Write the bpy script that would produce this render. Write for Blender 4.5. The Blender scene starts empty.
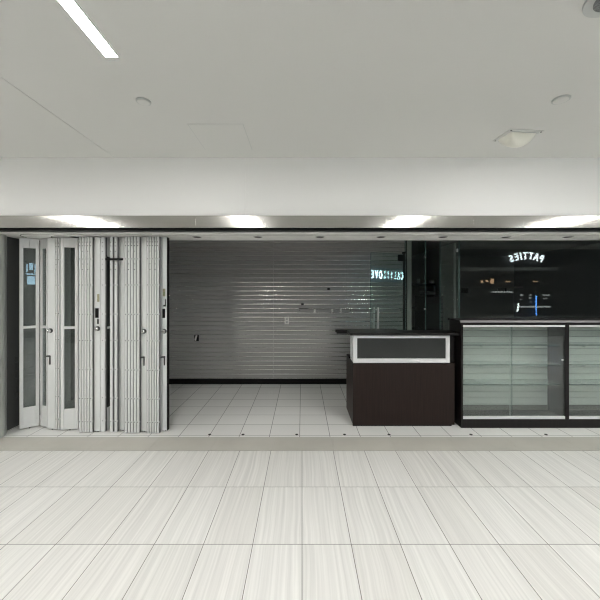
import bpy, bmesh, math, random
from mathutils import Vector, Matrix
random.seed(7)
F, H = 326.0, 1.575
C = bpy.context.scene.collection
PI = math.pi

def P(px, py, Y):
    "world x and z of a picture point at distance Y"
    return (px - 302.0) * Y / F, H - (py - 290.0) * Y / F
def X(px, Y): return (px - 302.0) * Y / F
def Z(py, Y): return H - (py - 290.0) * Y / F

# ------------------------------------------------------------ materials
def newmat(name):
    m = bpy.data.materials.new(name); m.use_nodes = True
    nt = m.node_tree; nt.nodes.clear()
    out = nt.nodes.new('ShaderNodeOutputMaterial')
    return m, nt, out
def N(nt, t, **kw):
    n = nt.nodes.new(t)
    for k, v in kw.items(): setattr(n, k, v)
    return n
def pbr(name, col, rough=.5, metal=0, noise=0.0, nscale=(8, 8, 8), bump=0.0, spec=.5, aniso=0.0, coat=0.0):
    m, nt, out = newmat(name)
    b = N(nt, 'ShaderNodeBsdfPrincipled')
    b.inputs['Base Color'].default_value = (*col, 1)
    b.inputs['Roughness'].default_value = rough
    b.inputs['Metallic'].default_value = metal
    b.inputs['Specular IOR Level'].default_value = spec
    b.inputs['Anisotropic'].default_value = aniso
    b.inputs['Coat Weight'].default_value = coat
    tc = N(nt, 'ShaderNodeTexCoord'); mp = N(nt, 'ShaderNodeMapping')
    mp.inputs['Scale'].default_value = nscale
    nt.links.new(tc.outputs['Object'], mp.inputs['Vector'])
    nz = N(nt, 'ShaderNodeTexNoise'); nz.inputs['Scale'].default_value = 1.0; nz.inputs['Detail'].default_value = 5
    nt.links.new(mp.outputs['Vector'], nz.inputs['Vector'])
    if noise:
        mr = N(nt, 'ShaderNodeMapRange')
        mr.inputs['From Min'].default_value = .25; mr.inputs['From Max'].default_value = .75
        mr.inputs['To Min'].default_value = 1 - noise; mr.inputs['To Max'].default_value = 1 + noise
        nt.links.new(nz.outputs['Fac'], mr.inputs['Value'])
        vm = N(nt, 'ShaderNodeVectorMath', operation='SCALE'); vm.inputs[0].default_value = col
        nt.links.new(mr.outputs['Result'], vm.inputs['Scale'])
        nt.links.new(vm.outputs['Vector'], b.inputs['Base Color'])
    if bump:
        bp = N(nt, 'ShaderNodeBump'); bp.inputs['Strength'].default_value = bump; bp.inputs['Distance'].default_value = .002
        nt.links.new(nz.outputs['Fac'], bp.inputs['Height']); nt.links.new(bp.outputs['Normal'], b.inputs['Normal'])
    nt.links.new(b.outputs['BSDF'], out.inputs['Surface'])
    return m
def glassmat(name, tint=(.90, .95, .93), refl=1.0, haze=0.0):
    m, nt, out = newmat(name)
    tr = N(nt, 'ShaderNodeBsdfTransparent'); tr.inputs['Color'].default_value = (*tint, 1)
    gl = N(nt, 'ShaderNodeBsdfGlossy'); gl.inputs['Roughness'].default_value = 0.0
    gl.inputs['Color'].default_value = (refl, refl, refl, 1)
    ge = N(nt, 'ShaderNodeNewGeometry'); dt = N(nt, 'ShaderNodeVectorMath', operation='DOT_PRODUCT')
    nt.links.new(ge.outputs['Normal'], dt.inputs[0]); nt.links.new(ge.outputs['Incoming'], dt.inputs[1])
    def mth(op, a, b=None):
        q = N(nt, 'ShaderNodeMath', operation=op)
        for i, v in enumerate((a, b)):
            if v is None: continue
            if isinstance(v, (int, float)): q.inputs[i].default_value = v
            else: nt.links.new(v, q.inputs[i])
        return q.outputs[0]
    fac = mth('ADD', mth('MULTIPLY', mth('POWER', mth('SUBTRACT', 1.0, mth('ABSOLUTE', dt.outputs['Value'])), 5.0), .96), .04)
    mx = N(nt, 'ShaderNodeMixShader')
    nt.links.new(fac, mx.inputs['Fac'])
    src = tr
    if haze:
        df = N(nt, 'ShaderNodeBsdfDiffuse'); df.inputs['Color'].default_value = (.72, .78, .76, 1)
        m2 = N(nt, 'ShaderNodeMixShader'); m2.inputs['Fac'].default_value = haze
        nt.links.new(tr.outputs[0], m2.inputs[1]); nt.links.new(df.outputs[0], m2.inputs[2]); src = m2
    nt.links.new(src.outputs[0], mx.inputs[1]); nt.links.new(gl.outputs[0], mx.inputs[2])
    nt.links.new(mx.outputs[0], out.inputs['Surface'])
    return m
def emit(name, col, s):
    m, nt, out = newmat(name)
    e = N(nt, 'ShaderNodeEmission'); e.inputs['Color'].default_value = (*col, 1); e.inputs['Strength'].default_value = s
    nt.links.new(e.outputs[0], out.inputs['Surface'])
    return m
def tilemat(name, c1, c2, grout, w, h, ox, oy, mortar, rough, vein=0.0, spec=.5):
    m, nt, out = newmat(name)
    b = N(nt, 'ShaderNodeBsdfPrincipled'); b.inputs['Roughness'].default_value = rough
    b.inputs['Specular IOR Level'].default_value = spec
    tc = N(nt, 'ShaderNodeTexCoord'); mp = N(nt, 'ShaderNodeMapping')
    mp.inputs['Location'].default_value = (-ox, -oy, 0)
    nt.links.new(tc.outputs['Object'], mp.inputs['Vector'])
    br = N(nt, 'ShaderNodeTexBrick'); br.offset = 0; br.squash = 1
    br.inputs['Scale'].default_value = 1; br.inputs['Brick Width'].default_value = w
    br.inputs['Row Height'].default_value = h; br.inputs['Mortar Size'].default_value = mortar
    br.inputs['Mortar Smooth'].default_value = .1; br.inputs['Bias'].default_value = 0
    br.inputs['Color1'].default_value = (*c1, 1); br.inputs['Color2'].default_value = (*c2, 1)
    br.inputs['Mortar'].default_value = (*grout, 1)
    nt.links.new(mp.outputs['Vector'], br.inputs['Vector'])
    col = br.outputs['Color']
    if vein:
        # each tile gets its own streaks, running along its length
        sx = N(nt, 'ShaderNodeSeparateXYZ'); nt.links.new(mp.outputs['Vector'], sx.inputs[0])
        def fl(sock, d):
            a = N(nt, 'ShaderNodeMath', operation='DIVIDE'); a.inputs[1].default_value = d
            nt.links.new(sock, a.inputs[0]); f = N(nt, 'ShaderNodeMath', operation='FLOOR')
            nt.links.new(a.outputs[0], f.inputs[0]); return f.outputs[0]
        cb = N(nt, 'ShaderNodeCombineXYZ')
        nt.links.new(fl(sx.outputs['X'], w), cb.inputs[0]); nt.links.new(fl(sx.outputs['Y'], h), cb.inputs[1])
        wn = N(nt, 'ShaderNodeTexWhiteNoise'); nt.links.new(cb.outputs[0], wn.inputs['Vector'])
        sc = N(nt, 'ShaderNodeVectorMath', operation='SCALE'); sc.inputs['Scale'].default_value = 37
        nt.links.new(wn.outputs['Color'], sc.inputs[0])
        ad = N(nt, 'ShaderNodeVectorMath', operation='ADD')
        nt.links.new(mp.outputs['Vector'], ad.inputs[0]); nt.links.new(sc.outputs[0], ad.inputs[1])
        # gentle sideways drift of streaks
        wz = N(nt, 'ShaderNodeTexNoise'); wz.inputs['Scale'].default_value = 1.6; wz.inputs['Detail'].default_value = 2
        nt.links.new(ad.outputs[0], wz.inputs['Vector'])
        ws = N(nt, 'ShaderNodeVectorMath', operation='SCALE'); ws.inputs['Scale'].default_value = .05
        nt.links.new(wz.outputs['Color'], ws.inputs[0])
        ad2 = N(nt, 'ShaderNodeVectorMath', operation='ADD')
        nt.links.new(ad.outputs[0], ad2.inputs[0]); nt.links.new(ws.outputs[0], ad2.inputs[1])
        st = N(nt, 'ShaderNodeMapping'); st.inputs['Scale'].default_value = (62, .9, 1)
        nt.links.new(ad2.outputs[0], st.inputs['Vector'])
        n1 = N(nt, 'ShaderNodeTexNoise'); n1.inputs['Scale'].default_value = 1; n1.inputs['Detail'].default_value = 4
        nt.links.new(st.outputs[0], n1.inputs['Vector'])
        rp = N(nt, 'ShaderNodeMapRange'); rp.inputs['From Min'].default_value = .3; rp.inputs['From Max'].default_value = .7
        rp.inputs['To Min'].default_value = 1 - vein; rp.inputs['To Max'].default_value = 1 + vein * .5
        nt.links.new(n1.outputs['Fac'], rp.inputs['Value'])
        mu = N(nt, 'ShaderNodeVectorMath', operation='SCALE')
        nt.links.new(col, mu.inputs[0]); nt.links.new(rp.outputs[0], mu.inputs['Scale'])
        col = mu.outputs[0]
    nt.links.new(col, b.inputs['Base Color'])
    bp = N(nt, 'ShaderNodeBump'); bp.inputs['Strength'].default_value = .4; bp.inputs['Distance'].default_value = .001; bp.invert = True
    nt.links.new(br.outputs['Fac'], bp.inputs['Height']); nt.links.new(bp.outputs['Normal'], b.inputs['Normal'])
    nt.links.new(b.outputs['BSDF'], out.inputs['Surface'])
    return m

M = {}
M['mall_tile'] = tilemat('mall_tile', (.77, .765, .745), (.72, .71, .685), (.17, .165, .155), .305, .588, 0, 3.195 - .588 * 10, .0022, .32, vein=.13)
M['shop_tile'] = tilemat('shop_tile', (.82, .82, .80), (.77, .77, .755), (.16, .16, .155), .3255, .29, -.025, 3.53 - .29 * 5, .003, .38)
M['sill'] = pbr('sill_stone', (.50, .485, .44), .5, noise=.08, nscale=(3, 3, 3))
M['ceiling'] = pbr('ceiling_paint', (.66, .665, .645), .9)
M['plaster'] = pbr('plaster', (.93, .93, .92), .85)
M['steel'] = pbr('brushed_steel', (.50, .487, .465), .13, 1, noise=.05, nscale=(.6, 200, 200), aniso=.5)
M['column_steel'] = pbr('column_steel', (.55, .57, .55), .42, .6, noise=.06, nscale=(200, 200, .6))
M['soffit'] = pbr('soffit_paint', (.84, .84, .82), .6, noise=.12, nscale=(6, 6, 6))
M['black'] = pbr('black_and_recess_shade', (.006, .006, .006), .5, spec=.2)  # black parts, and the painted shade of the recess under the steel band
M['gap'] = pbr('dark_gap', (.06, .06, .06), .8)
M['white_alu'] = pbr('white_aluminium', (.76, .77, .77), .30, noise=.05, nscale=(7, 7, .8), spec=.6)
M['white_alu2'] = pbr('white_aluminium_plate', (.76, .775, .77), .42, noise=.06, nscale=(7, 7, .8), spec=.6)
M['screw'] = pbr('screw_metal', (.10, .10, .10), .5, .6)
M['chrome'] = pbr('chrome', (.75, .75, .75), .12, 1)
M['slat'] = pbr('grey_laminate', (.38, .38, .372), .30, .22, noise=.0, nscale=(2, 2, 2))
M['insert'] = pbr('groove_metal', (.70, .70, .68), .20, 1)
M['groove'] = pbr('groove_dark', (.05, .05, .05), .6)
M['case_slat'] = pbr('case_laminate', (.60, .62, .60), .4, noise=.03, nscale=(2, 2, 2))
M['espresso'] = pbr('espresso_laminate', (.018, .0095, .0075), .42, noise=.35, nscale=(70, 70, 2.5), spec=.3)
M['blackwood'] = pbr('black_laminate', (.009, .007, .007), .36, noise=.3, nscale=(50, 50, 2), spec=.28)
M['alu'] = pbr('satin_aluminium', (.72, .72, .72), .36, 1)
M['alu_paint'] = pbr('silver_frame', (.80, .81, .82), .4, .35)
M['smoke'] = pbr('smoked_panel', (.026, .029, .028), .22, noise=.1, nscale=(3, 3, 3), spec=.5)
M['edge'] = pbr('worktop_edge', (.33, .32, .32), .4, .3)
M['glass'] = glassmat('clear_glass', (.93, .965, .95))
M['case_glass'] = glassmat('case_glass', (.93, .96, .945), haze=.035)
M['shop_glass'] = glassmat('green_glass', (.90, .94, .93), haze=.004)
M['door_glass'] = glassmat('door_glass', (.86, .92, .90), haze=.008)
M['shelf_glass'] = glassmat('shelf_glass', (.9, .94, .93), haze=.22)
M['glass_edge'] = pbr('glass_edge', (.10, .18, .17), .15, spec=.8)
M['shelf_edge'] = pbr('shelf_edge', (.05, .085, .08), .2, spec=.8)
M['leaf_glass'] = glassmat('leaf_glass', (.66, .70, .69), haze=.12)
M['leaf_glass_dark'] = glassmat('leaf_glass_dark', (.6, .64, .62), haze=.045)
M['dark_wall'] = pbr('dark_wall', (.07, .072, .07), .6)
M['darker'] = pbr('dark_shopfront', (.022, .023, .024), .5)
M['back_grey'] = pbr('backroom_grey', (.16, .155, .145), .7)
M['white_wall'] = pbr('white_wall', (.75, .74, .71), .7)
M['rail_grey'] = pbr('rail_grey', (.27, .27, .27), .4)
M['seam_shade'] = pbr('seam_shade', (.10, .10, .10), .7)  # dark colour standing in for shade between the door leaves
M['rear_paint'] = pbr('rear_paint', (.42, .41, .39), .7)
M['white_plastic'] = pbr('white_plastic', (.75, .75, .72), .4)
M['lens'] = pbr('cream_lens', (.80, .80, .72), .4)
M['fixgrey'] = pbr('fixture_grey', (.50, .52, .51), .5)
M['speaker'] = pbr('speaker_mesh', (.16, .17, .17), .6, noise=.6, nscale=(160, 160, 160))
M['sticker'] = pbr('olive_sticker', (.38, .36, .24), .5, noise=.35, nscale=(90, 90, 90))
M['sticker2'] = pbr('green_sticker', (.22, .34, .16), .5)
M['led'] = emit('led', (1, .985, .95), 105.0)
M['sign_white'] = emit('sign_white', (.86, .97, 1), 14)
M['sign_blue'] = emit('sign_blue', (.66, .90, 1), 26)
M['sign_back'] = emit('sign_backlight', (.08, .26, .38), 1.0)
M['neon'] = emit('neon', (.10, .35, 1), 14)
M['warm'] = emit('warm_lamp', (1, .62, .35), 5)
M['cool'] = emit('cool_lamp', (.9, 1, .98), 14)
M['shelf_light'] = emit('shelf_light', (.8, .85, .82), 3.0)
M['screen'] = emit('screen', (.50, .80, 1), 9)

# ------------------------------------------------------------ mesh helpers
class MB:
    def __init__(s): s.bm = bmesh.new()
    def box(s, x0, x1, y0, y1, z0, z1):
        r = bmesh.ops.create_cube(s.bm, size=1)
        for v in r['verts']:
            v.co = Vector((x0 + (v.co.x + .5) * (x1 - x0), y0 + (v.co.y + .5) * (y1 - y0), z0 + (v.co.z + .5) * (z1 - z0)))
        return s
    def poly(s, pts, z0, z1, axis='z'):
        "prism: outline pts extruded along axis"
        def mk(p, t):
            if axis == 'z': return (p[0], p[1], t)
            if axis == 'x': return (t, p[0], p[1])
            return (p[0], t, p[1])
        a = [s.bm.verts.new(mk(p, z0)) for p in pts]; b = [s.bm.verts.new(mk(p, z1)) for p in pts]
        n = len(pts); s.bm.faces.new(a); s.bm.faces.new(b[::-1])
        for i in range(n): s.bm.faces.new((a[i], b[i], b[(i + 1) % n], a[(i + 1) % n]))
        return s
    def cyl(s, p, r, d, axis='z', seg=24, r2=None):
        "cylinder from p along axis for length d"
        rot = {'z': Matrix.Identity(4), 'x': Matrix.Rotation(PI / 2, 4, 'Y'), 'y': Matrix.Rotation(-PI / 2, 4, 'X')}[axis]
        mt = Matrix.Translation(p) @ rot @ Matrix.Translation((0, 0, d / 2))
        bmesh.ops.create_cone(s.bm, cap_ends=True, segments=seg, radius1=r, radius2=r if r2 is None else r2, depth=abs(d), matrix=mt)
        return s
    def sphere(s, p, r, sc=(1, 1, 1), seg=20):
        bmesh.ops.create_uvsphere(s.bm, u_segments=seg, v_segments=seg // 2, radius=r, matrix=Matrix.Translation(p) @ Matrix.Diagonal((*sc, 1)))
        return s
    def tube(s, pts, r, seg=10):
        pts = [Vector(p) for p in pts]; rings = []
        for i, p in enumerate(pts):
            d = (pts[min(i + 1, len(pts) - 1)] - pts[max(i - 1, 0)]).normalized()
            u = d.cross(Vector((0, 0, 1)))
            if u.length < 1e-3: u = d.cross(Vector((0, 1, 0)))
            u.normalize(); w = d.cross(u)
            rings.append([s.bm.verts.new(p + (u * math.cos(a) + w * math.sin(a)) * r) for a in [2 * PI * k / seg for k in range(seg)]])
        for a, b in zip(rings, rings[1:]):
            for k in range(seg): s.bm.faces.new((a[k], a[(k + 1) % seg], b[(k + 1) % seg], b[k]))
        s.bm.faces.new(rings[0][::-1]); s.bm.faces.new(rings[-1])
        return s
    def build(s, name, mat, parent=None, bevel=0, smooth=False, local=False, seg=2):
        """world-space geometry (local=True: already in the parent's space)"""
        bm = s.bm
        bmesh.ops.recalc_face_normals(bm, faces=bm.faces)
        if parent is None:
            xs = [v.co.x for v in bm.verts]; ys = [v.co.y for v in bm.verts]; zs = [v.co.z for v in bm.verts]
            o = Vector(((min(xs) + max(xs)) / 2, (min(ys) + max(ys)) / 2, min(zs)))
            if name in ('floor', 'shop_floor'): o = Vector((0, 0, 0))
        else:
            o = Vector((0, 0, 0)) if local else wpos(parent)
        for v in bm.verts: v.co -= o
        me = bpy.data.meshes.new(name); bm.to_mesh(me); bm.free()
        me.materials.append(mat)
        if smooth:
            for p in me.polygons: p.use_smooth = True
        ob = bpy.data.objects.new(name, me); C.objects.link(ob)
        if parent is None: ob.location = o
        else: ob.parent = parent
        if smooth:
            em = ob.modifiers.new('split', 'EDGE_SPLIT'); em.split_angle = math.radians(40)
        if bevel:
            bv = ob.modifiers.new('bevel', 'BEVEL'); bv.width = bevel; bv.segments = seg; bv.limit_method = 'ANGLE'; bv.angle_limit = math.radians(40)
        return ob
def wpos(o):
    v = Vector(o.location); p = o.parent
    while p: v += Vector(p.location); p = p.parent
    return v
def box(*a): return MB().box(*a)
def thing(name, label, cat, loc=(0, 0, 0), rz=0, group=None):
    o = bpy.data.objects.new(name, None); C.objects.link(o); o.empty_display_size = .1
    o.location = loc; o.rotation_euler = (0, 0, rz)
    return tag(o, label, cat, group)
def tag(o, label, cat, group=None):
    o['label'] = label; o['category'] = cat
    if group: o['group'] = group
    return o
def struct(o): o['kind'] = 'structure'; return o
def kids(r): return [c for c in C.objects if c.parent == r]
def dup(root, loc, label=None):
    def cp(o, par):
        c = o.copy(); C.objects.link(c); c.parent = par
        for ch in kids(o): cp(ch, c)
        return c
    r = cp(root, None); r.location = loc
    if label: r['label'] = label
    return r

ZC = 2.911        # mall ceiling
ZS = 2.172        # soffit over the opening
# ------------------------------------------------------------ shell
struct(box(-20, 20, -3.6, 3.195, -.1, 0).build('floor', M['mall_tile']))
m = MB()
for k in range(-33, 33): m.box(.32 + .61 * k, .32 + .61 * k + .608, 3.197, 3.49, -.1, .002)
o = m.build('trim_1', M['sill'])
struct(o)
o = box(-4.2, 6, 3.492, 8.1, -.1, 0).build('shop_floor', M['shop_tile']); o.name = 'floor_shop'; struct(o)
m = box(-20, -1.8925, -1.4, 3.3, ZC, ZC + .1); m.box(-1.8875, 20, -1.4, 3.3, ZC, ZC + .1)
struct(m.build('ceiling', M['ceiling']))
struct(box(-20, 20, -1.4, 3.3, ZC + .1, ZC + .14).build('ceiling_backing', M['gap']))
struct(box(-20, 20, -3.6, -1.4, 3.5, 3.6).build('ceiling_raised', M['back_grey']))
struct(box(-20, 20, -1.44, -1.4, ZC, 3.5).build('ceiling_step', M['plaster']))
m = MB()
for a, b in ((-20, -5.2), (-5.1985, -.568), (-.5665, 5.0), (5.0015, 20)): m.box(a, b, 3.29, 3.42, 2.318, ZC)
struct(m.build('wall_front', M['plaster'])); 
m = MB()
for a, b in ((-20, -3.21), (-3.2085, -1.07), (-1.0685, 1.72), (1.7215, 20)): m.box(a, b, 3.262, 3.30, 2.198, 2.32)
struct(m.build('trim_2', M['steel'], bevel=.003))
struct(box(-20, 20, 3.30, 3.40, 2.178, 2.3).build('recess_shade', M['black']))  # black bar paints the shade of the open recess under the band
# soffit with a lip at each edge
m = box(-4.2, 6, 3.36, 3.88, ZS, ZS + .12); m.box(-4.2, 6, 3.36, 3.385, ZS - .008, ZS + .01); m.box(-4.2, 6, 3.865, 3.885, ZS - .006, ZS + .45)
struct(m.build('ceiling_soffit', M['soffit'], bevel=.002))
struct(box(-4.2, 6, 3.87, 8.1, 2.62, 2.7).build('ceiling_shop', M['white_wall']))

# slatwall at the back
def slats(x0, x1, yf, z0, z1, pitch, zoff, seams, mat, name, ins=True, thick=.02, gap=.0135):
    edges = [x0] + [s for s in seams if x0 < s < x1] + [x1]
    m = MB(); z = z0; g = MB(); zz = []
    k = math.ceil((z0 - zoff) / pitch); cuts = []
    while zoff + k * pitch < z1: cuts.append(zoff + k * pitch); k += 1
    lv = [z0] + cuts + [z1]
    for a, b in zip(edges, edges[1:]):
        for i in range(len(lv) - 1):
            lo = lv[i] + (gap / 2 if i else 0); hi = lv[i + 1] - (gap / 2 if i < len(lv) - 2 else 0)
            if hi - lo > .004: m.box(a + .0009, b - .0009, yf, yf + thick, lo, hi)
    ob = struct(m.build(name, mat))
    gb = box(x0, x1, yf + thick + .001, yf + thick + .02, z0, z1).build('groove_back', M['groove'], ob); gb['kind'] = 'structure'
    if ins:
        g = MB()
        for c in cuts:
            n = 7; pr = [(yf + .031 - .031 * math.cos(t), c + .031 * math.sin(t)) for t in [(-1 + 2 * i / (n - 1)) * .20 for i in range(n)]]
            pr.append((yf + .019, c))
            for a, b in zip(edges, edges[1:]): g.poly(pr, a + .001, b - .001, 'x')
        q = g.build('groove_insert', M['insert'], ob, smooth=True); q['kind'] = 'structure'
    return ob
YB = 5.46
slats(-3.3, 1.735, YB, .09, 2.62, .0732, Z(251.6, YB), [-2.92, -1.70, -.478, .742], M['slat'], 'wall_back')
struct(box(-3.3, 1.735, YB - .012, YB + .02, 0, .089).build('baseboard_back', M['black'], bevel=.002))
# side wall of the shop, at the left
struct(box(-3.34, -3.3, 3.62, 5.5, 0, 2.62).build('wall_left', M['dark_wall']))
m = MB()
for k in range(6): m.box(-3.299, -3.285, 3.75, 4.4, .32 + k * .085, .385 + k * .085)
t = m.build('wall_rack', M['dark_wall'], bevel=.002); tag(t, 'dark slatted rack low on the side wall beside the folding doors', 'rack')
# round steel jamb at far left, with the front wall running off behind it
m = MB().cyl((-3.451, 3.442, 0), .25, ZS, seg=64); m.box(-20, -3.45, 3.30, 3.66, 0, ZS)
struct(m.build('column_left', M['column_steel'], smooth=True))
# column and rear room walls
struct(box(1.737, 1.752, 5.44, 5.48, 0, 2.62).build('trim_4', M['black']))
struct(box(1.752, 1.815, 5.43, 5.5, 0, 2.62).build('column_back', M['rear_paint'], bevel=.004))
struct(box(1.815, 1.83, 5.44, 8, 0, 2.62).build('wall_rear_side', M['rear_paint']))
struct(box(1.8, 6, 8, 8.1, 0, 2.62).build('wall_rear', M['back_grey']))
m = box(1.83, 2.62, 5.5, 8, 2.40, 2.44); m.box(2.62, 6, 4.4, 8, 2.40, 2.44)
struct(m.build('ceiling_rear', M['back_grey']))
struct(box(5.2, 5.24, 3.6, 8.1, 0, 2.62).build('wall_right', M['dark_wall']))
struct(box(2.66, 2.70, 5.72, 8, 0, 2.40).build('wall_partition', M['rear_paint']))
struct(box(5.2, 20, 3.5, 3.6, 0, ZS).build('wall_front_right', M['plaster']))
# far ends and opposite side of the mall
struct(box(-20.1, -20, -3.6, 3.5, 0, 3.6).build('wall_west', M['plaster']))
struct(box(20, 20.1, -3.6, 3.5, 0, 3.6).build('wall_east', M['plaster']))
m = box(-20, 20, -3.7, -3.6, 0, 3.6)
struct(m.build('wall_opposite', M['darker']))

# ------------------------------------------------------------ mall ceiling things
def strip(x, y0, y1, label):
    t = thing('ceiling_light', label, 'light', (x, (y0 + y1) / 2, ZC - .02), group='linear ceiling lights of the mall')
    w = .034
    m = box(x - w - .006, x - w, y0, y1, ZC - .008, ZC - .0005); m.box(x + w, x + w + .006, y0, y1, ZC - .008, ZC - .0005)
    m.box(x - w - .006, x + w + .006, y1, y1 + .006, ZC - .008, ZC - .0005); m.box(x - w - .006, x + w + .006, y0 - .006, y0, ZC - .008, ZC - .0005)
    m.build('frame', M['white_plastic'], t)
    box(x - w, x + w, y0, y1, ZC - .006, ZC - .001).build('diffuser', M['led'], t)
    return t
strip(-1.085, -1.0, 1.86, 'white linear ceiling light at the upper left of the view')
for i in range(-5, 6):
    if i == 0: continue
    x = -1.085 + 3.09 * i
    strip(x, -1.0, 2.12, 'long linear light strip in the mall ceiling beyond the edges of the view')
def disc(px, py, r, label, name='sprinkler_cover', cat='sprinkler cover'):
    Y = (ZC - H) * F / (290 - py); x = X(px, Y)
    t = thing(name, label, cat, (x, Y, ZC - .012), group='round sprinkler covers in the ceiling')
    MB().cyl((x, Y, ZC - .009), r, .008, seg=40).build('cap', M['fixgrey'], t, bevel=.002)
    MB().cyl((x, Y, ZC - .0125), r * .80, .004, seg=40).build('cover_plate', M['ceiling'], t, bevel=.001)
disc(143.5, 101, .050, 'round grey ceiling disc near the end of the light strip')
disc(561, 99, .056, 'round pale ceiling disc above the square lens fixture')
t = thing('access_panel', 'square flush access panel outlined in the white ceiling', 'access panel', (-.7, 2.86, ZC - .003))
m = box(-.922, -.918, 2.62, 3.10, ZC - .0015, ZC - .0002); m.box(-.477, -.473, 2.62, 3.10, ZC - .0015, ZC - .0002)
m.box(-.922, -.473, 2.62, 2.623, ZC - .0015, ZC - .0002); m.box(-.922, -.473, 3.098, 3.10, ZC - .0015, ZC - .0002)
m.build('frame', M['fixgrey'], t)
box(-.918, -.477, 2.623, 3.098, ZC - .003, ZC - .0002).build('panel', M['ceiling'], t)
# square lens fixture, turned a little
fx, fy = 1.865, 2.82
t = thing('ceiling_fixture', 'square white ceiling fixture with a bulging cream lens', 'light fixture', (fx, fy, ZC - .01), math.radians(6))
m = MB().box(-.15, .15, -.11, .11, .002, .009); m.build('plate', M['ceiling'], t, bevel=.003, local=True)
for sx in (-1, 1):
    for sy in (-1, 1): MB().cyl((sx * .135, sy * .095, -.001), .007, .004, seg=12).build('screw', M['screw'], t, local=True)
m = MB(); n = 14; G = []
for i in range(n + 1):
    row = []
    for j in range(n + 1):
        u, v = -1 + 2 * i / n, -1 + 2 * j / n
        row.append(m.bm.verts.new((u * .12, v * .085 + .01, .004 - .085 * (1 - abs(u) ** 2.6) ** .6 * (1 - abs(v) ** 2.6) ** .6)))
    G.append(row)
for i in range(n):
    for j in range(n): m.bm.faces.new((G[i][j], G[i + 1][j], G[i + 1][j + 1], G[i][j + 1]))
m.build('lens', M['lens'], t, smooth=True, local=True)
MB().box(-.122, .122, -.087, -.081, -.004, .004).build('lens_rim', M['fixgrey'], t, local=True)
# ceiling speaker at the corner of the view
sx_, sy_ = 1.415, 1.475
t = thing('ceiling_speaker', 'round grey perforated ceiling speaker at the upper right corner', 'speaker', (sx_, sy_, ZC - .02))
MB().cyl((sx_, sy_, ZC - .014), .112, .013, seg=48).build('ring', M['fixgrey'], t, bevel=.004)
MB().cyl((sx_, sy_, ZC - .017), .074, .004, seg=40).build('grille', M['speaker'], t)

# soffit downlights (switched off)
base = None
for i, px in enumerate((74.5, 136, 197, 258, 320, 381, 443, 506, 568)):
    Y = 3.66; x = X(px, Y)
    where = ['over the leftmost glazed leaf', 'over the middle bundle of folding leaves', 'first to the right of the folding doors',
             'second to the right of the folding doors', 'above the middle of the empty shop wall', 'above the left end of the counter',
             'above the gap between counter and display case', 'above the mirrored arched sign', 'above the second display case'][i]
    lab = 'small unlit downlight in the soffit ' + where
    if base is None:
        t = base = thing('downlight', lab, 'downlight', (x, Y, ZS - .004), group='unlit downlights in the soffit')
        MB().cyl((x, Y, ZS - .004), .052, .0035, seg=32).build('trim_ring', M['fixgrey'], t)
        MB().cyl((x, Y, ZS - .0055), .040, .003, seg=32).build('lamp_well', M['black'], t)
    else: dup(base, (x, Y, ZS - .004), lab)
# door track on the soffit, curving into the pocket at the left
def ribbon(pts, w, z0, z1):
    m = MB(); L = []
    for i, p in enumerate(pts):
        p = Vector((*p, 0)); d = Vector((*pts[min(i + 1, len(pts) - 1)], 0)) - Vector((*pts[max(i - 1, 0)], 0)); d.normalize()
        nrm = Vector((-d.y, d.x, 0)) * w
        L.append([m.bm.verts.new((p.x + s * nrm.x, p.y + s * nrm.y, zz)) for s, zz in ((-1, z0), (1, z0), (1, z1), (-1, z1))])
    for a, b in zip(L, L[1:]):
        for k in range(4): m.bm.faces.new((a[k], a[(k + 1) % 4], b[(k + 1) % 4], b[k]))
    m.bm.faces.new(L[0]); m.bm.faces.new(L[-1][::-1])
    return m
t = thing('door_track', 'curved track on the soffit above the folding door stack', 'door track', (-2.4, 3.52, ZS - .002))
c1 = [(5.9, 3.52), (-2.55, 3.52)] + [(-2.55 - .32 * math.sin(a), 3.84 - .32 * math.cos(a)) for a in [PI / 2 * k / 10 for k in range(1, 11)]]
ribbon(c1, .011, ZS - .0035, ZS - .0002).build('track_rail', M['soffit'], t)
ribbon(c1, .004, ZS - .0045, ZS - .0036).build('track_slot', M['gap'], t)
c2 = [(-1.6, 3.47), (-2.9, 3.47)] + [(-2.9 - .22 * math.sin(a), 3.69 - .22 * math.cos(a)) for a in [PI / 2 * k / 8 for k in range(1, 9)]]
ribbon(c2, .004, ZS - .003, ZS - .0002).build('track_slot', M['gap'], t)

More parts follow.
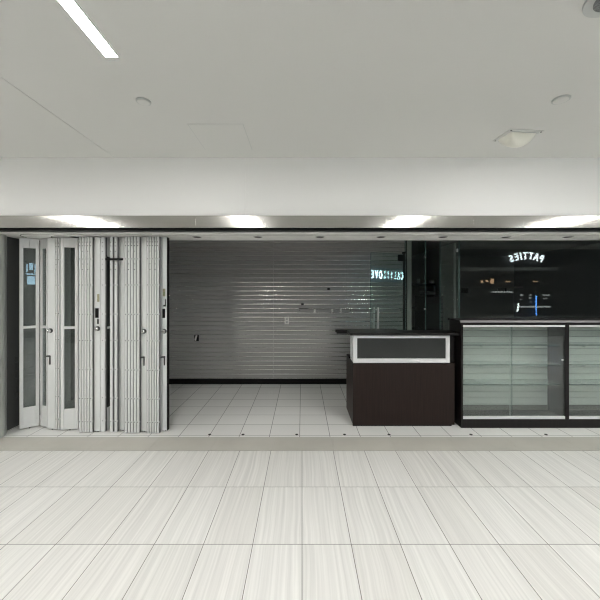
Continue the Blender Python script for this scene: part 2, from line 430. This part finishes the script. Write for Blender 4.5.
# ------------------------------------------------------------ folding doors
PT = 2.160
def leafprofile(w, d, r):
    pts = []
    for cx, cy, a0 in ((w - r, r, -90), (w - r, d - r, 0), (r, d - r, 90), (r, r, 180)):
        for k in range(6):
            a = math.radians(a0 + 18 * k); pts.append((cx + r * math.cos(a), cy + r * math.sin(a)))
    return pts
HZ = [2.06, 1.915, 1.63, 1.31, 1.02, .70, .385, .13]
_mesh = {}
def bit(kind, mat, parent, x, y, z, r, d):
    if (kind, r) not in _mesh:
        o = MB().cyl((0, 0, 0), r, d, 'y', 10).build(kind, M[mat], parent, local=True); _mesh[(kind, r)] = o.data
    else:
        o = bpy.data.objects.new(kind, _mesh[(kind, r)]); C.objects.link(o); o.parent = parent
    o.location = (x, y, z); return o
def edge_leaf(px0, px1, Yf, label, group=None, depth=.185, rz=0, zb=.012, hinges=True, plates=False):
    "a leaf folded edge-on: rounded nosing towards the viewer, screws down its face"
    x0, x1 = X(px0, Yf), X(px1, Yf); w = x1 - x0 - .0095
    t = thing('folding_door_leaf', label, 'folding door leaf', (x0, Yf, 0), rz, group)
    MB().poly(leafprofile(w, depth, min(.011, w * .4)), zb, PT).build('leaf', M['white_alu'], t, smooth=True, local=True)
    for z in HZ + ([2.10, 2.00, 1.86, 1.80] if plates else [2.10]): bit('screw', 'screw', t, w * .5, -.0012, z, .0042, .0025)
    MB().box(w + .0005, w + .0092, .016, .03, zb, PT).build('shade_edge_strip', M['seam_shade'], t, local=True)  # dark strip added in the seam as painted shade between leaves
    if hinges:
        for za in HZ[1:]:
            MB().cyl((w + .0045, .014, za - .008), .0034, .016, seg=10).build('hinge', M['fixgrey'], t, smooth=True, local=True)
    MB().cyl((w * .5, .05, 0), .006, zb + .01, seg=10).build('floor_pin', M['screw'], t, local=True)
    return t
def face_leaf(p0, p1, label, glazed=True, group=None, glass='leaf_glass', zb=.014, th=.034, stile=.03):
    "a leaf seen on its face; p0, p1 = plan points of its front face"
    dx, dy = p1[0] - p0[0], p1[1] - p0[1]; w = math.hypot(dx, dy)
    t = thing('folding_door_leaf', label, 'folding door leaf', (p0[0], p0[1], 0), math.atan2(dy, dx), group)
    if glazed:
        s = min(stile, w * .2)
        for a, b in ((0, s), (w - s, w)): MB().box(a, b, 0, th, zb, PT).build('stile', M['white_alu'], t, bevel=.005, local=True)
        m = MB().box(s, w / 2 - .0008, .002, th - .002, 2.052, PT); m.box(w / 2 + .0008, w - s, .002, th - .002, 2.052, PT)
        m.build('top_rail', M['white_alu'], t, local=True)
        MB().box(s, w - s, -.002, th - .002, 1.138, 1.168).build('middle_rail', M['white_alu'], t, bevel=.003, local=True)
        MB().box(s, w - s, .004, th - .004, zb, .245).build('kick_panel', M['white_alu2'], t, bevel=.002, local=True)
        MB().box(s, w - s, .014, .020, .245, 1.138).build('pane', M[glass], t, local=True)
        MB().box(s, w - s, .014, .020, 1.168, 2.052).build('pane', M[glass], t, local=True)
    else:
        MB().box(0, w, 0, th, zb, PT).build('leaf', M['white_alu2'], t, bevel=.006, local=True, seg=3)
    MB().cyl((w * .5, th * .5, 0), .006, zb + .01, seg=10).build('floor_pin', M['screw'], t, local=True)
    t['w'] = w
    return t
def knob(t, x, z):
    k = MB().cyl((x, 0, z), .026, -.010, 'y', 24).build('knob', M['screw'], t, local=True)
    MB().sphere((x, -.026, z), .021, seg=20).build('knob_ball', M['chrome'], k, smooth=True, local=True)
def handle(t, x, z):
    h = MB().box(x - .004, x + .007, -.012, -.001, z - .095, z).build('bolt_handle', M['screw'], t, bevel=.002, local=True)
    MB().tube([(x + .006, -.012, z), (x + .004, -.03, z + .003), (x - .012, -.034, z + .004), (x - .022, -.030, z)], .009).build('lever', M['screw'], h, smooth=True, local=True)
def lockbox(t, x, z, w=.03, h=.10):
    b = MB().box(x - w, x + w, -.007, 0, z - h / 2 - .006, z + h / 2 + .006).build('lock_case', M['alu_paint'], t, bevel=.001, local=True)
    MB().box(x - w * .72, x + w * .72, -.010, -.0071, z - h / 2, z + h / 2).build('lock_face', M['black'], b, local=True)
def sticker(t, x, z, w, h, mat='sticker'):
    MB().box(x - w / 2, x + w / 2, -.0012, -.0002, z - h / 2, z + h / 2).build('sticker', M[mat], t, local=True)

def pt(px, Y): return (X(px, Y), Y)
# leaf A, glazed, at the far left
a = face_leaf(pt(19.3, 3.65), pt(39.5, 3.760), 'leftmost glazed white folding leaf with a tall divided window', stile=.034)
a2 = face_leaf(pt(40, 3.76), pt(47.2, 3.70), 'narrow glazed folding leaf seen steeply between two white leaves')
c = face_leaf(pt(47.5, 3.66), pt(55, 3.66), 'solid white folding leaf with chrome knob, right of the first glazed leaf', False)
knob(c, .034, Z(331, 3.63)); handle(c, .03, Z(356.5, 3.63))
edge_leaf(55.3, 57.6, 3.65, 'thin edge-on white folding leaf next to the first knob leaf', plates=True)
edge_leaf(57.8, 60.0, 3.65, 'thin edge-on white folding leaf just left of the second glazed leaf')
b = face_leaf(pt(60.3, 3.63), pt(78, 3.665), 'second wide glazed white folding leaf, left of the first narrow bundle', stile=.034, glass='leaf_glass_dark')
# first bundle
nth = ['leftmost', 'second', 'middle', 'fourth', 'rightmost']
def bundle(p0, p1, Y, which, rights=()):
    s = (p1 - p0) / 5
    for i in range(5):
        edge_leaf(p0 + i * s, p0 + (i + 1) * s, Y, '%s leaf edge of the %s bundle of five folded white leaves' % (nth[i], which), which + ' bundle of folded leaves', plates=(i % 2 == 1))
bundle(78.6, 92.4, 3.575, 'left')
r1 = face_leaf((-2.300, 3.605), pt(100, 3.60), 'solid white folding leaf with black lock box, right of the left bundle', False)
sticker(r1, .050, Z(298, 3.6), .026, .085); lockbox(r1, .040, Z(313, 3.6), .027, .105)
knob(r1, .046, Z(328.8, 3.58))
MB().box(.035, .057, -.0012, -.0002, Z(324, 3.6), Z(319, 3.6)).build('small_label', M['screw'], r1, local=True)
q = edge_leaf(100.4, 105.4, 3.60, 'wide-edged white leaf with a dark side pane, right of the black lock box', plates=True)
_w = X(105.4, 3.6) - X(100.4, 3.6) - .0095
MB().box(_w - .0005, _w + .0015, .025, .165, .26, 1.95).build('side_pane', M['smoke'], q, local=True)
MB().box(_w - .0006, _w + .003, .020, .17, 1.14, 1.165).build('middle_rail', M['white_alu'], q, local=True)
edge_leaf(109.6, 112.9, 3.585, 'left one of the twin white posts under the black bar', plates=True)
edge_leaf(114.0, 117.4, 3.585, 'right one of the twin white posts under the black bar', plates=True)
face_leaf((-2.030, 3.635), pt(124.2, 3.63), 'recessed solid white leaf left of the middle bundle', False)
bundle(124.4, 139.6, 3.565, 'middle')
r3 = face_leaf((-1.778, 3.605), pt(146.4, 3.60), 'recessed solid white leaf with knob between the middle and right bundles', False)
knob(r3, .034, Z(331.5, 3.58)); handle(r3, .034, Z(357, 3.6))
bundle(146.6, 159.4, 3.555, 'right')
e = face_leaf(pt(162.2, 3.62), pt(166.7, 3.62), 'white end post of the folding doors with latch hardware and stickers', False, th=.05)
w = e['w']
MB().box(w, w + .009, .004, .05, .014, PT).build('shade_edge_strip', M['black'], e, local=True)  # black strip along the right edge of the post
sticker(e, w * .42, Z(292.5, 3.62), .028, .085); sticker(e, w * .42, Z(293.5, 3.63), .018, .035, 'sticker2')
MB().box(w * .72, w * .84, -.008, 0, Z(306, 3.62), Z(299, 3.62)).box(w * .3, w * .84, -.008, 0, Z(306.4, 3.62), Z(305, 3.62)).build('latch_bracket', M['black'], e, local=True)
MB().box(w * .10, w * .66, -.008, 0, Z(318, 3.62), Z(308.7, 3.62)).build('lock_face', M['black'], e, local=True)
knob(e, w * .48, Z(331.5, 3.60)); handle(e, w * .52, Z(357, 3.60))
m = MB()
for i in range(2):
    for j in range(2): m.box(w * (.26 + .3 * i), w * (.44 + .3 * i), -.0012, -.0002, Z(346.4 - 2.2 * j, 3.62) - .008, Z(346.4 - 2.2 * j, 3.62) + .006)
m.build('small_label', M['alu_paint'], e, local=True)
for k in ('w',):
    for ob in C.objects:
        if k in ob: del ob[k]
# black bar across the gap
t = thing('latch_bar', 'short black bar across the twin white posts near their tops', 'latch bar', (X(114.5, 3.56), 3.56, Z(260, 3.56)))
box(X(105.6, 3.55), X(123, 3.55), 3.540, 3.556, Z(260.4, 3.55), Z(258.2, 3.55)).build('bar', M['black'], t, bevel=.002)
MB().tube([(X(108.2, 3.56), 3.565, Z(258.5, 3.56)), (X(107, 3.56), 3.56, Z(256.4, 3.56)), (X(106.4, 3.56), 3.555, Z(255.2, 3.56))], .004).build('hook', M['black'], t)

# ------------------------------------------------------------ service counter
cx0, cx1, cy0, cy1 = .590, 1.768, 3.775, 4.33
t = thing('service_counter', 'dark brown service counter with a silver framed smoked upper panel', 'counter', ((cx0 + cx1) / 2, 4.02, 0))
m = box(cx0, cx1, cy0 + .002, cy0 + .022, .012, .725); m.build('front_panel', M['espresso'], t, bevel=.0015)
box(cx0, cx0 + .02, cy0 + .022, cy1, .012, .725).build('side_panel', M['espresso'], t)
box(cx1 - .02, cx1, cy0 + .022, cy1, .012, .725).build('side_panel', M['espresso'], t)
box(cx0 - .002, cx1 - .035, cy0 - .0, cy0 + .022, 0, .012).build('plinth', M['black'], t)
box(cx0, cx1, cy0 + .022, cy1 + .01, .695, .725).build('desk_top', M['blackwood'], t, bevel=.002)
# cable grommet and lip at the rear left of the desk top
box(cx0 - .006, cx0 + .05, 4.05, 4.12, .725, .750).build('cable_cover', M['black'], t, bevel=.006)
ux0, ux1 = .594, 1.714; uz0, uz1 = .730, 1.050
f = MB(); fw = .046
f.box(ux0, ux0 + fw, cy0 + .002, cy0 + .035, uz0, uz1); f.box(ux1 - fw, ux1, cy0 + .002, cy0 + .035, uz0, uz1)
f.box(ux0 + fw, ux1 - fw, cy0 + .002, cy0 + .035, uz1 - .034, uz1); f.box(ux0 + fw, ux1 - fw, cy0 + .002, cy0 + .035, uz0, uz0 + .050)
fr = f.build('upper_frame', M['alu_paint'], t, bevel=.003)
box(ux0 + fw, ux1 - fw, cy0 + .012, cy0 + .020, uz0 + .05, uz1 - .034).build('smoked_panel', M['smoke'], fr)
m = box(ux0, ux0 + .030, cy0 + .035, cy0 + .065, uz0, uz1); m.box(ux0, ux0 + .03, 3.98, 4.01, uz0, uz1)
m.box(ux0, ux0 + .03, cy0 + .065, 3.98, uz1 - .03, uz1); m.box(ux0, ux0 + .03, cy0 + .065, 3.98, uz0, uz0 + .03)
sf = m.build('side_frame', M['alu_paint'], t, bevel=.002)
box(ux0 + .010, ux0 + .016, cy0 + .065, 3.98, uz0 + .03, uz1 - .03).build('side_pane', M['glass'], sf)
box(ux1 + .002, cx1 + .02, cy0 + .05, 4.01, .727, 1.05).build('end_support', M['blackwood'], t)
m = MB().poly([(.555, 3.745), (1.806, 3.745), (1.806, 4.02), (1.2, 4.02), (1.2, 4.19), (X(335.3, 4.13), 4.19), (X(335.3, 4.05), 4.05), (.555, 4.02)], 1.052, 1.079)
m.build('transaction_top', M['blackwood'], t, bevel=.003)
m = box(X(336.5, 4.1), .62, 4.06, 4.18, 1.030, 1.0515); m.build('top_bracket', M['black'], t, bevel=.004)

# ------------------------------------------------------------ display cases
DY0, DY1 = 3.72, 4.02; DT = 1.205
def case(x0, x1, label, left_vis):
    t = thing('display_case', label, 'display case', ((x0 + x1) / 2, (DY0 + DY1) / 2, 0), group='glass fronted display cases side by side')
    e_ = .022
    box(x0, x0 + e_, DY0, DY1, .10, DT).build('side_panel', M['blackwood'], t, bevel=.001)
    box(x1 - e_, x1, DY0, DY1, .10, DT).build('side_panel', M['blackwood'], t, bevel=.001)
    box(x0, x1, DY0, DY1, 0, .10).build('base', M['blackwood'], t, bevel=.001)
    box(x0 + e_, x1 - e_, DY0, DY1, DT - .030, DT).build('top_rail', M['blackwood'], t)
    # back of horizontal slats
    m = MB(); z = .16; ob = None
    zt = DT - .03
    zz = [.101]; k = 0
    z = Z(330, DY1)
    cuts = []
    while z > .12: cuts.append(z); z -= .0752
    cuts = cuts[::-1]; lv = [.101] + cuts + [zt]
    for i in range(len(lv) - 1): m.box(x0 + e_, x1 - e_, DY1 - .03, DY1 - .012, lv[i] + (.003 if i else 0), lv[i + 1] - (.003 if i < len(lv) - 2 else 0))
    m.build('slatted_back', M['case_slat'], t)
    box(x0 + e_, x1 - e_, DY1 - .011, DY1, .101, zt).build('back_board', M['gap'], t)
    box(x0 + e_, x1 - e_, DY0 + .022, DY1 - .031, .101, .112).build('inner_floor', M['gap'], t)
    # dark skirting inside, at the back
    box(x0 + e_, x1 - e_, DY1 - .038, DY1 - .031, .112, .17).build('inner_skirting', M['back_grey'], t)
    for py in (345, 364.8, 384.4):
        zs = Z(py, 3.79)
        s = box(x0 + e_ + .003, x1 - e_ - .003, 3.79, DY1 - .032, zs - .004, zs + .004).build('shelf', M['shelf_glass'], t)
        box(x0 + e_ + .003, x1 - e_ - .003, 3.786, 3.7898, zs - .006, zs + .005).build('shelf_edge', M['shelf_edge'], s)
        for px_ in (x0 + .30, x1 - .30): MB().box(px_ - .006, px_ + .006, 3.83, DY1 - .032, zs - .03, zs - .0045).build('bracket', M['fixgrey'], s, local=False)
    box(x0 + e_, x1 - e_, DY0 + .001, DY0 + .02, DT - .052, DT - .031).build('top_track', M['alu_paint'], t, bevel=.002)
    box(x0 + e_, x1 - e_, DY0 + .001, DY0 + .02, .101, .133).build('bottom_track', M['alu_paint'], t, bevel=.002)
    xm = x0 + .575
    for i, (a, b, y) in enumerate(((x0 + e_, xm + .01, DY0 + .004), (xm - .01, x1 - e_, DY0 + .013))):
        d = box(a + .001, b - .001, y, y + .005, .134, DT - .053).build('sliding_door', M['case_glass'], t)
        if i == 1:
            box(a, a + .003, y - .001, y + .006, .134, DT - .053).build('door_edge', M['fixgrey'], d)
        else:
            box(b - .003, b - .0005, y - .001, y + .006, .134, DT - .053).build('door_edge', M['shelf_edge'], d)
    MB().cyl((x1 - e_ - .03, DY0 + .012, .775), .011, -.016, 'y', 18).build('case_lock', M['alu'], t, bevel=.002)
    return t
case(X(461.2, DY0), X(567.2, DY0), 'glass fronted dark display case next to the service counter', True)
case(X(567.2, DY0) + .001, X(567.2, DY0) + 1.212, 'glass fronted dark display case cut off by the right picture edge', False)
xw0, xw1 = X(460, DY0) - .004, X(567.2, DY0) + 1.23
t = thing('worktop', 'long black worktop with a pale front edge across both display cases', 'worktop', ((xw0 + xw1) / 2, 3.87, DT))
box(xw0, xw1, DY0 - .008, DY1 + .005, DT + .001, DT + .024).build('slab', M['blackwood'], t)
box(xw0, xw1, DY0 - .013, DY0 - .0082, DT - .0, DT + .024).build('edge_strip', M['edge'], t, bevel=.001)

# ------------------------------------------------------------ glass partitions
GY = 4.035
t = thing('glass_partition', 'tall glass screen standing behind the display cases', 'glass screen', (3.5, GY, 0))
box(1.950, 3.95, GY, GY + .010, 0, 2.60).build('pane', M['shop_glass'], t)
box(3.953, 5.19, GY, GY + .010, 0, 2.60).build('pane', M['shop_glass'], t)
box(1.944, 1.9495, GY, GY + .010, 0, 2.60).build('pane_edge', M['glass_edge'], t)
t = thing('glass_partition', 'glass side screen running back between counter and display case', 'glass screen', (1.95, 4.3, 0))
box(1.944, 1.954, GY + .012, 4.60, 0, 2.60).build('pane', M['shop_glass'], t)
box(1.9438, 1.9542, 4.60, 4.604, 0, 2.60).build('pane_edge', M['glass_edge'], t)
MB().cyl((1.936, GY + .03, Z(250, 4.03) - .02), .010, .04, seg=14).build('glass_clip', M['alu'], t)
MB().cyl((1.936, GY + .03, .92), .010, .04, seg=14).build('glass_clip', M['alu'], t)
t = thing('glass_partition', 'narrow fixed glass panel right of the open glass door', 'glass screen', (1.72, 4.74, 0))
box(1.50, 1.80, 4.735, 4.745, 0, 2.36).build('pane', M['door_glass'], t)
for xx in (1.50, 1.80): box(xx - .006, xx, 4.733, 4.747, 0, 2.36).build('pane_edge', M['glass_edge'], t)
for zz in (.8, 1.3, 2.05): MB().cyl((1.78, 4.734, zz), .012, -.012, 'y', 14).build('glass_clip', M['alu'], t)
t = thing('door_post', 'slim black upright post beside the glass door', 'post', (1.478, 4.74, 0))
box(1.470, 1.492, 4.725, 4.76, 0, 2.10).build('post', M['black'], t, bevel=.002)
box(1.462, 1.500, 4.71, 4.775, 0, .012).build('foot', M['black'], t)
box(1.462, 1.50, 4.72, 4.765, 2.10, 2.13).build('pivot_block', M['black'], t)
# the door, ajar
ang = math.atan2(.2, .518)
t = thing('glass_door', 'glass door left ajar behind the counter with a tubular pull handle', 'glass door', (.952, 4.5, 0), ang)
W = .548
MB().box(.003, W, .002, .006, .012, 2.090).build('pane', M['door_glass'], t, local=True)
MB().box(0, .0028, -.001, .011, .012, 2.090).build('door_edge', M['glass_edge'], t, local=True)
MB().box(.003, W, -.001, .011, 2.0905, 2.094).build('door_edge', M['glass_edge'], t, local=True)
for yy in (-.045, .055):
    h = MB().tube([(.085, yy, .82), (.085, yy, 1.335)], .0135, 16).build('pull_handle', M['alu'], t, smooth=True, local=True)
    for zz in (.86, 1.30): MB().cyl((.085, min(yy, .0) if yy < 0 else .010, zz), .007, .045, 'y', 10).build('standoff', M['alu'], h, local=True)
for zz in (0.012, 1.99): MB().box(W - .09, W + .003, -.006, .016, zz, zz + .09).build('pivot_fitting', M['black'], t, bevel=.002, local=True)
MB().box(.02, W - .02, -.0015, -.0002, 1.24, 1.25).build('handle_strip', M['back_grey'], t, local=True)

# ------------------------------------------------------------ things on the back wall
YW = YB - .001
t = thing('wall_rail', 'long thin metal rail with hooks on the grey slatted wall', 'rail', (1.0, YW - .03, Z(309, YB)))
zr = Z(309.3, YB)
box(X(299, YB), 1.70, YW - .045, YW - .037, zr - .007, zr + .007).build('rail_bar', M['rail_grey'], t, bevel=.002)
m = MB()
for px in (299.5, 350, 400): m.box(X(px, YB), X(px, YB) + .012, YW - .037, YW, zr - .02, zr + .02)
m.build('rail_mount', M['screw'], t)
box(X(299, YB), X(308, YB), YW - .05, YW - .0, zr + .011, zr + .02).build('end_plate', M['black'], t)
hb = None
for px in (314.5, 332, 340.5):
    hx = X(px, YB); lab = {314.5: 'pale hook on the rail, nearest the wall socket', 332: 'pale hook in the middle of the rail', 340.5: 'pale hook on the rail, nearest the counter'}[px]
    if hb is None:
        hb = q = thing('wall_hook', lab, 'hook', (hx, YW - .05, zr), group='hooks on the wall rail')
        MB().box(hx - .016, hx + .016, YW - .052, YW - .046, zr - .050, zr + .006).build('hook_plate', M['white_plastic'], q, bevel=.002)
        MB().tube([(hx, YW - .054, zr - .035), (hx, YW - .085, zr - .042), (hx, YW - .10, zr - .03), (hx, YW - .105, zr - .005)], .005).build('prong', M['chrome'], q, smooth=True)
    else: dup(hb, (hx, YW - .05, zr), lab)
ox, oz = P(286.8, 320.6, YB)
t = thing('wall_socket', 'white double wall socket in the middle of the slatted wall', 'socket', (ox, YW, oz))
box(ox - .037, ox + .037, YW - .006, YW, oz - .062, oz + .062).build('face_plate', M['white_plastic'], t, bevel=.002)
for dz in (-.026, .026):
    q = box(ox - .017, ox + .017, YW - .009, YW - .0061, oz + dz - .015, oz + dz + .015).build('outlet', M['fixgrey'], t, bevel=.003)
    m = box(ox - .008, ox - .005, YW - .0095, YW - .0091, oz + dz - .004, oz + dz + .008); m.box(ox + .005, ox + .008, YW - .0095, YW - .0091, oz + dz - .004, oz + dz + .008)
    m.build('slots', M['black'], q)
ox, oz = P(196.5, 338, YB)
t = thing('wall_socket', 'broken wall socket with a loose white cover at the left of the slatted wall', 'socket', (ox, YW, oz))
box(ox - .035, ox + .040, YW - .004, YW, oz - .052, oz + .052).build('open_box', M['black'], t)
m = MB().poly([(ox - .030, oz - .035), (ox - .006, oz - .045), (ox + .018, oz + .045), (ox - .008, oz + .05)], YW - .016, YW - .006, 'y'); m.build('loose_cover', M['white_plastic'], t)
for px, py, lab in ((302.4, 304.2, 'small black hole fitting above the left end of the rail'), (328.6, 289, 'small black hole fitting high above the hooks')):
    x, z = P(px, py, YB)
    m = box(x - .022, x + .022, YW - .004, YW, z - .018, z + .018)
    m.cyl((x, YW - .0041, z), .009, -.008, 'y', 12)
    o = m.build('wall_fitting', M['black'], bevel=.001); tag(o, lab, 'wall fitting', 'black fittings on the slatted wall')

# floor bolts along the door line
fb = None
for px, lab in ((124 * .4 + 160, 'small dark floor bolt nearest the folding doors'), (243, 'small dark floor bolt below the bright part of the slatted wall'), (296.7, 'small dark floor bolt midway between folding doors and counter'),
                (344.5, 'small dark floor bolt just left of the counter'), (389, 'small dark floor bolt in front of the counter'),
                (471, 'small dark floor bolt at the left end of the display cases'), (546, 'small dark floor bolt before the right part of the near display case')):
    x = X(px, 3.55)
    if fb is None:
        fb = t = thing('floor_bolt', lab, 'floor bolt', (x, 3.55, 0), group='bolts in the floor along the door line')
        MB().cyl((x, 3.55, 0), .017, .003, seg=16).build('cap', M['screw'], t)
        MB().cyl((x, 3.55, .003), .009, .002, seg=12).build('keyhole', M['black'], t)
    else: dup(fb, (x, 3.55, 0), lab)

# ------------------------------------------------------------ rear room behind the glass
t = thing('storage_rack', 'dark metal storage rack in the room behind the glass', 'rack', (2.2, 6.7, 0))
rx0, rx1, ry0, ry1 = 1.86, 2.62, 6.4, 6.8
for xx in (rx0, rx1 - .03):
    for yy in (ry0, ry1 - .03): box(xx, xx + .03, yy, yy + .03, 0, 1.659).build('upright', M['fixgrey'], t)
for zz in (.3, .75, 1.20, 1.66): box(rx0 + (.03 if zz < 1.6 else 0), rx1 - (.03 if zz < 1.6 else 0), ry0, ry1, zz, zz + .045).build('shelf', M['black'], t, bevel=.003)
for i, (px, col, lab) in enumerate(((437.5, 'white_plastic', 'small pale box on the top shelf of the storage rack, left one'), (432, 'alu', 'small shiny tin on the top shelf of the storage rack'))):
    x = X(px - 6, 6.5)
    if i == 0: o = box(x - .04, x + .04, 6.46, 6.54, 1.705, 1.765).build('storage_box', M[col], bevel=.004)
    else: o = MB().cyl((x - .15, 6.5, 1.705), .03, .09, seg=24).build('tin_can', M[col], bevel=.004, smooth=False)
    tag(o, lab, ['box', 'tin'][i])
# tall black appliance
t = thing('drinks_machine', 'bulky black appliance standing behind the glass side screen', 'appliance', (2.1, 5.55, 0))
box(1.98, 2.28, 5.25, 5.75, .03, 1.48).build('cabinet', M['blackwood'], t, bevel=.02)
box(2.0, 2.26, 5.235, 5.249, .95, 1.36).build('dark_window', M['smoke'], t, bevel=.004)
box(2.04, 2.20, 5.232, 5.249, .88, .895).build('chrome_trim', M['alu'], t)
for xx in (2.01, 2.24):
    for yy in (5.28, 5.69): MB().cyl((xx, yy, 0), .018, .031, seg=12).build('foot', M['black'], t)
box(2.03, 2.2, 5.35, 5.65, 1.481, 1.56).build('hopper', M['smoke'], t, bevel=.02)
# a shelf on the partition wall
t = thing('wall_shelf', 'dark wall shelf in the room behind the display cases', 'shelf', (4, 7.8, 1.65))
box(2.75, 5.15, 7.6, 7.98, 1.62, 1.66).build('board', M['back_grey'], t)
for xx in (3.0, 3.9, 4.8): box(xx, xx + .03, 7.7, 7.99, 1.50, 1.619).build('bracket', M['black'], t)

# ------------------------------------------------------------ across the mall (seen mirrored in the glass)
YO = -3.5
def letters(word, size, mat, ob_parent, place, squeeze=1.0, depth=.05, bold=.0):
    for i, ch in enumerate(word):
        cu = bpy.data.curves.new('glyph', 'FONT'); cu.body = ch; cu.size = size; cu.extrude = depth / 2; cu.align_x = 'CENTER'; cu.offset = size * bold
        tmp = bpy.data.objects.new('glyph', cu); C.objects.link(tmp)
        bpy.context.view_layer.update()
        me = bpy.data.meshes.new_from_object(tmp.evaluated_get(bpy.context.evaluated_depsgraph_get()))
        bpy.data.objects.remove(tmp); me.transform(Matrix.Diagonal((squeeze, 1, 1, 1))); me.materials.clear(); me.materials.append(mat)
        o = bpy.data.objects.new('letter_' + ch.lower(), me); C.objects.link(o); o.parent = ob_parent
        place(i, o)
YV = 2 * GY - YO
# arched sign
xc = X(525, YV); zc = Z(256.5, YV)
t = thing('arched_sign', 'glowing white arched letters on the shopfront across the mall', 'sign', (xc, YO, zc - .2))
R_ = 1.28
def place(i, o):
    n = 7; u = (-.54, -.365, -.185, -.01, .135, .275, .455)[i] + .03
    a = u / R_
    o.location = (-R_ * math.sin(a), .06, .2 - R_ * (1 - math.cos(a)) * 1.0 - .10)
    o.rotation_euler = (PI / 2, 0, PI)
    o.rotation_mode = 'XYZ'
    o.matrix_local = Matrix.Translation(o.location) @ Matrix.Rotation(PI, 4, 'Z') @ Matrix.Rotation(PI / 2, 4, 'X') @ Matrix.Rotation(-a, 4, 'Z')
letters('PATTIES', .36, M['sign_white'], t, place, .72, bold=.012)
box(xc - 2.6, xc + 1.2, YO - .09, YO - .02, zc - .50, zc - .38).build('fascia_rail', M['fixgrey'], t)
# long sign, seen in the open glass door
x0s, x1s = 11.92, 15.32
zs_ = 2.455
t = thing('long_sign', 'glowing pale blue word sign further along the mall', 'sign', ((x0s + x1s) / 2, YO, zs_ - .4))
def place2(i, o):
    u = 1 - (i + .5) / 9
    o.location = (x0s + (x1s - x0s) * u - (x0s + x1s) / 2, .06, .4 - .24)
    o.matrix_local = Matrix.Translation(o.location) @ Matrix.Rotation(PI, 4, 'Z') @ Matrix.Rotation(PI / 2, 4, 'X')
letters('CALIILOVE', .66, M['sign_blue'], t, place2, .54, bold=.012)
box(x0s - .15, x1s + .15, YO - .09, YO - .02, zs_ - .42, zs_ + .42).build('backing_panel', M['sign_back'], t)
# poster screen
t = thing('menu_screen', 'bright blue and white screen on the shopfront across the mall', 'screen', (2.48, YO, 1.7))
box(2.27, 2.72, YO - .0999, YO - .03, 1.70, 2.52).build('housing', M['black'], t)
m = box(2.32, 2.37, YO - .029, YO - .02, 2.16, 2.42); m.box(2.42, 2.54, YO - .029, YO - .02, 2.24, 2.46); m.box(2.59, 2.66, YO - .029, YO - .02, 2.16, 2.42); m.box(2.31, 2.67, YO - .029, YO - .02, 2.08, 2.12); m.box(2.36, 2.60, YO - .029, YO - .02, 1.76, 2.03)
m.build('lit_area', M['screen'], t)
# lit counter of the shop opposite
def refl(px0, px1, py0, py1, y0=YO - .0999, y1=YO - .02): return (X(px0, YV), X(px1, YV), y0, y1, Z(py1, YV), Z(py0, YV))
o = box(*refl(493, 513, 291.4, 292.6)).build('shelf_lamp', M['shelf_light']); tag(o, 'slim lit shelf lamp in the shop across the mall', 'lamp')
o = box(*refl(519, 551, 306, 307.6)).build('counter_lamp', M['shelf_light']); tag(o, 'pale lit counter strip in the shop across the mall', 'lamp')
o = box(*refl(536, 537.2, 296, 318, YO - .018, YO - .006)).build('neon_tube', M['neon']); tag(o, 'upright blue neon tube in the shop across the mall', 'neon tube')
m = MB().poly([(X(517, YV), Z(311.5, YV)), (X(518.5, YV), Z(311.5, YV)), (X(519.8, YV), Z(303, YV)), (X(518.2, YV), Z(303, YV))], YO - .018, YO - .004, 'y')
o = m.build('tilted_tube_lamp', M['cool']); tag(o, 'tilted white tube lamp in the shop across the mall', 'lamp')
o = box(*refl(492.3, 494.3, 278.5, 283.5)).build('wall_lantern', M['warm']); tag(o, 'orange wall lantern across the mall', 'lamp')
lamp = None
for px, py, w_, h_ in ((523, 295.3, 1.5, 2), (522, 299.5, 1, .8), (532, 295, 1.2, 1), (532, 298, 1.2, 1.2), (532, 302, 1, .7), (547.5, 295.2, 5, 1.3), (546.5, 298.3, 3, .8), (488, 281, 1.2, 2), (483, 281.5, 1, 2), (509, 281.6, 3, 1), (537, 281.6, 3, 1)):
    o = box(*refl(px - w_ / 2, px + w_ / 2, py - h_ / 2, py + h_ / 2)).build('display_lamp', M['warm'] if py < 290 else M['shelf_light'])
    tag(o, 'small lit display lamp among several in the shop across the mall', 'lamp', 'display lamps across the mall')

# ------------------------------------------------------------ world, camera, view
w = bpy.data.worlds.new('world'); bpy.context.scene.world = w; w.use_nodes = True
w.node_tree.nodes['Background'].inputs[0].default_value = (.05, .05, .05, 1)
cam = bpy.data.cameras.new('camera'); co = bpy.data.objects.new('camera', cam); C.objects.link(co)
cam.sensor_width = 36; cam.lens = 36 * F / 600; cam.clip_start = .02
cam.shift_x = -2 / 600; cam.shift_y = -10 / 600
co.location = (0, 0, H); co.rotation_euler = (PI / 2, 0, 0)
sc = bpy.context.scene; sc.camera = co
sc.view_settings.view_transform = 'Standard'; sc.view_settings.look = 'None'
sc.view_settings.gamma = 1; sc.view_settings.use_curve_mapping = False
sc.view_settings.exposure = 0.0
sc.cycles.transparent_max_bounces = 24
sc.cycles.max_bounces = 10; sc.cycles.diffuse_bounces = 6
sc.cycles.use_denoising = True; sc.cycles.use_adaptive_sampling = False
sc.cycles.filter_width = 1.15; sc.cycles.sample_clamp_indirect = 26
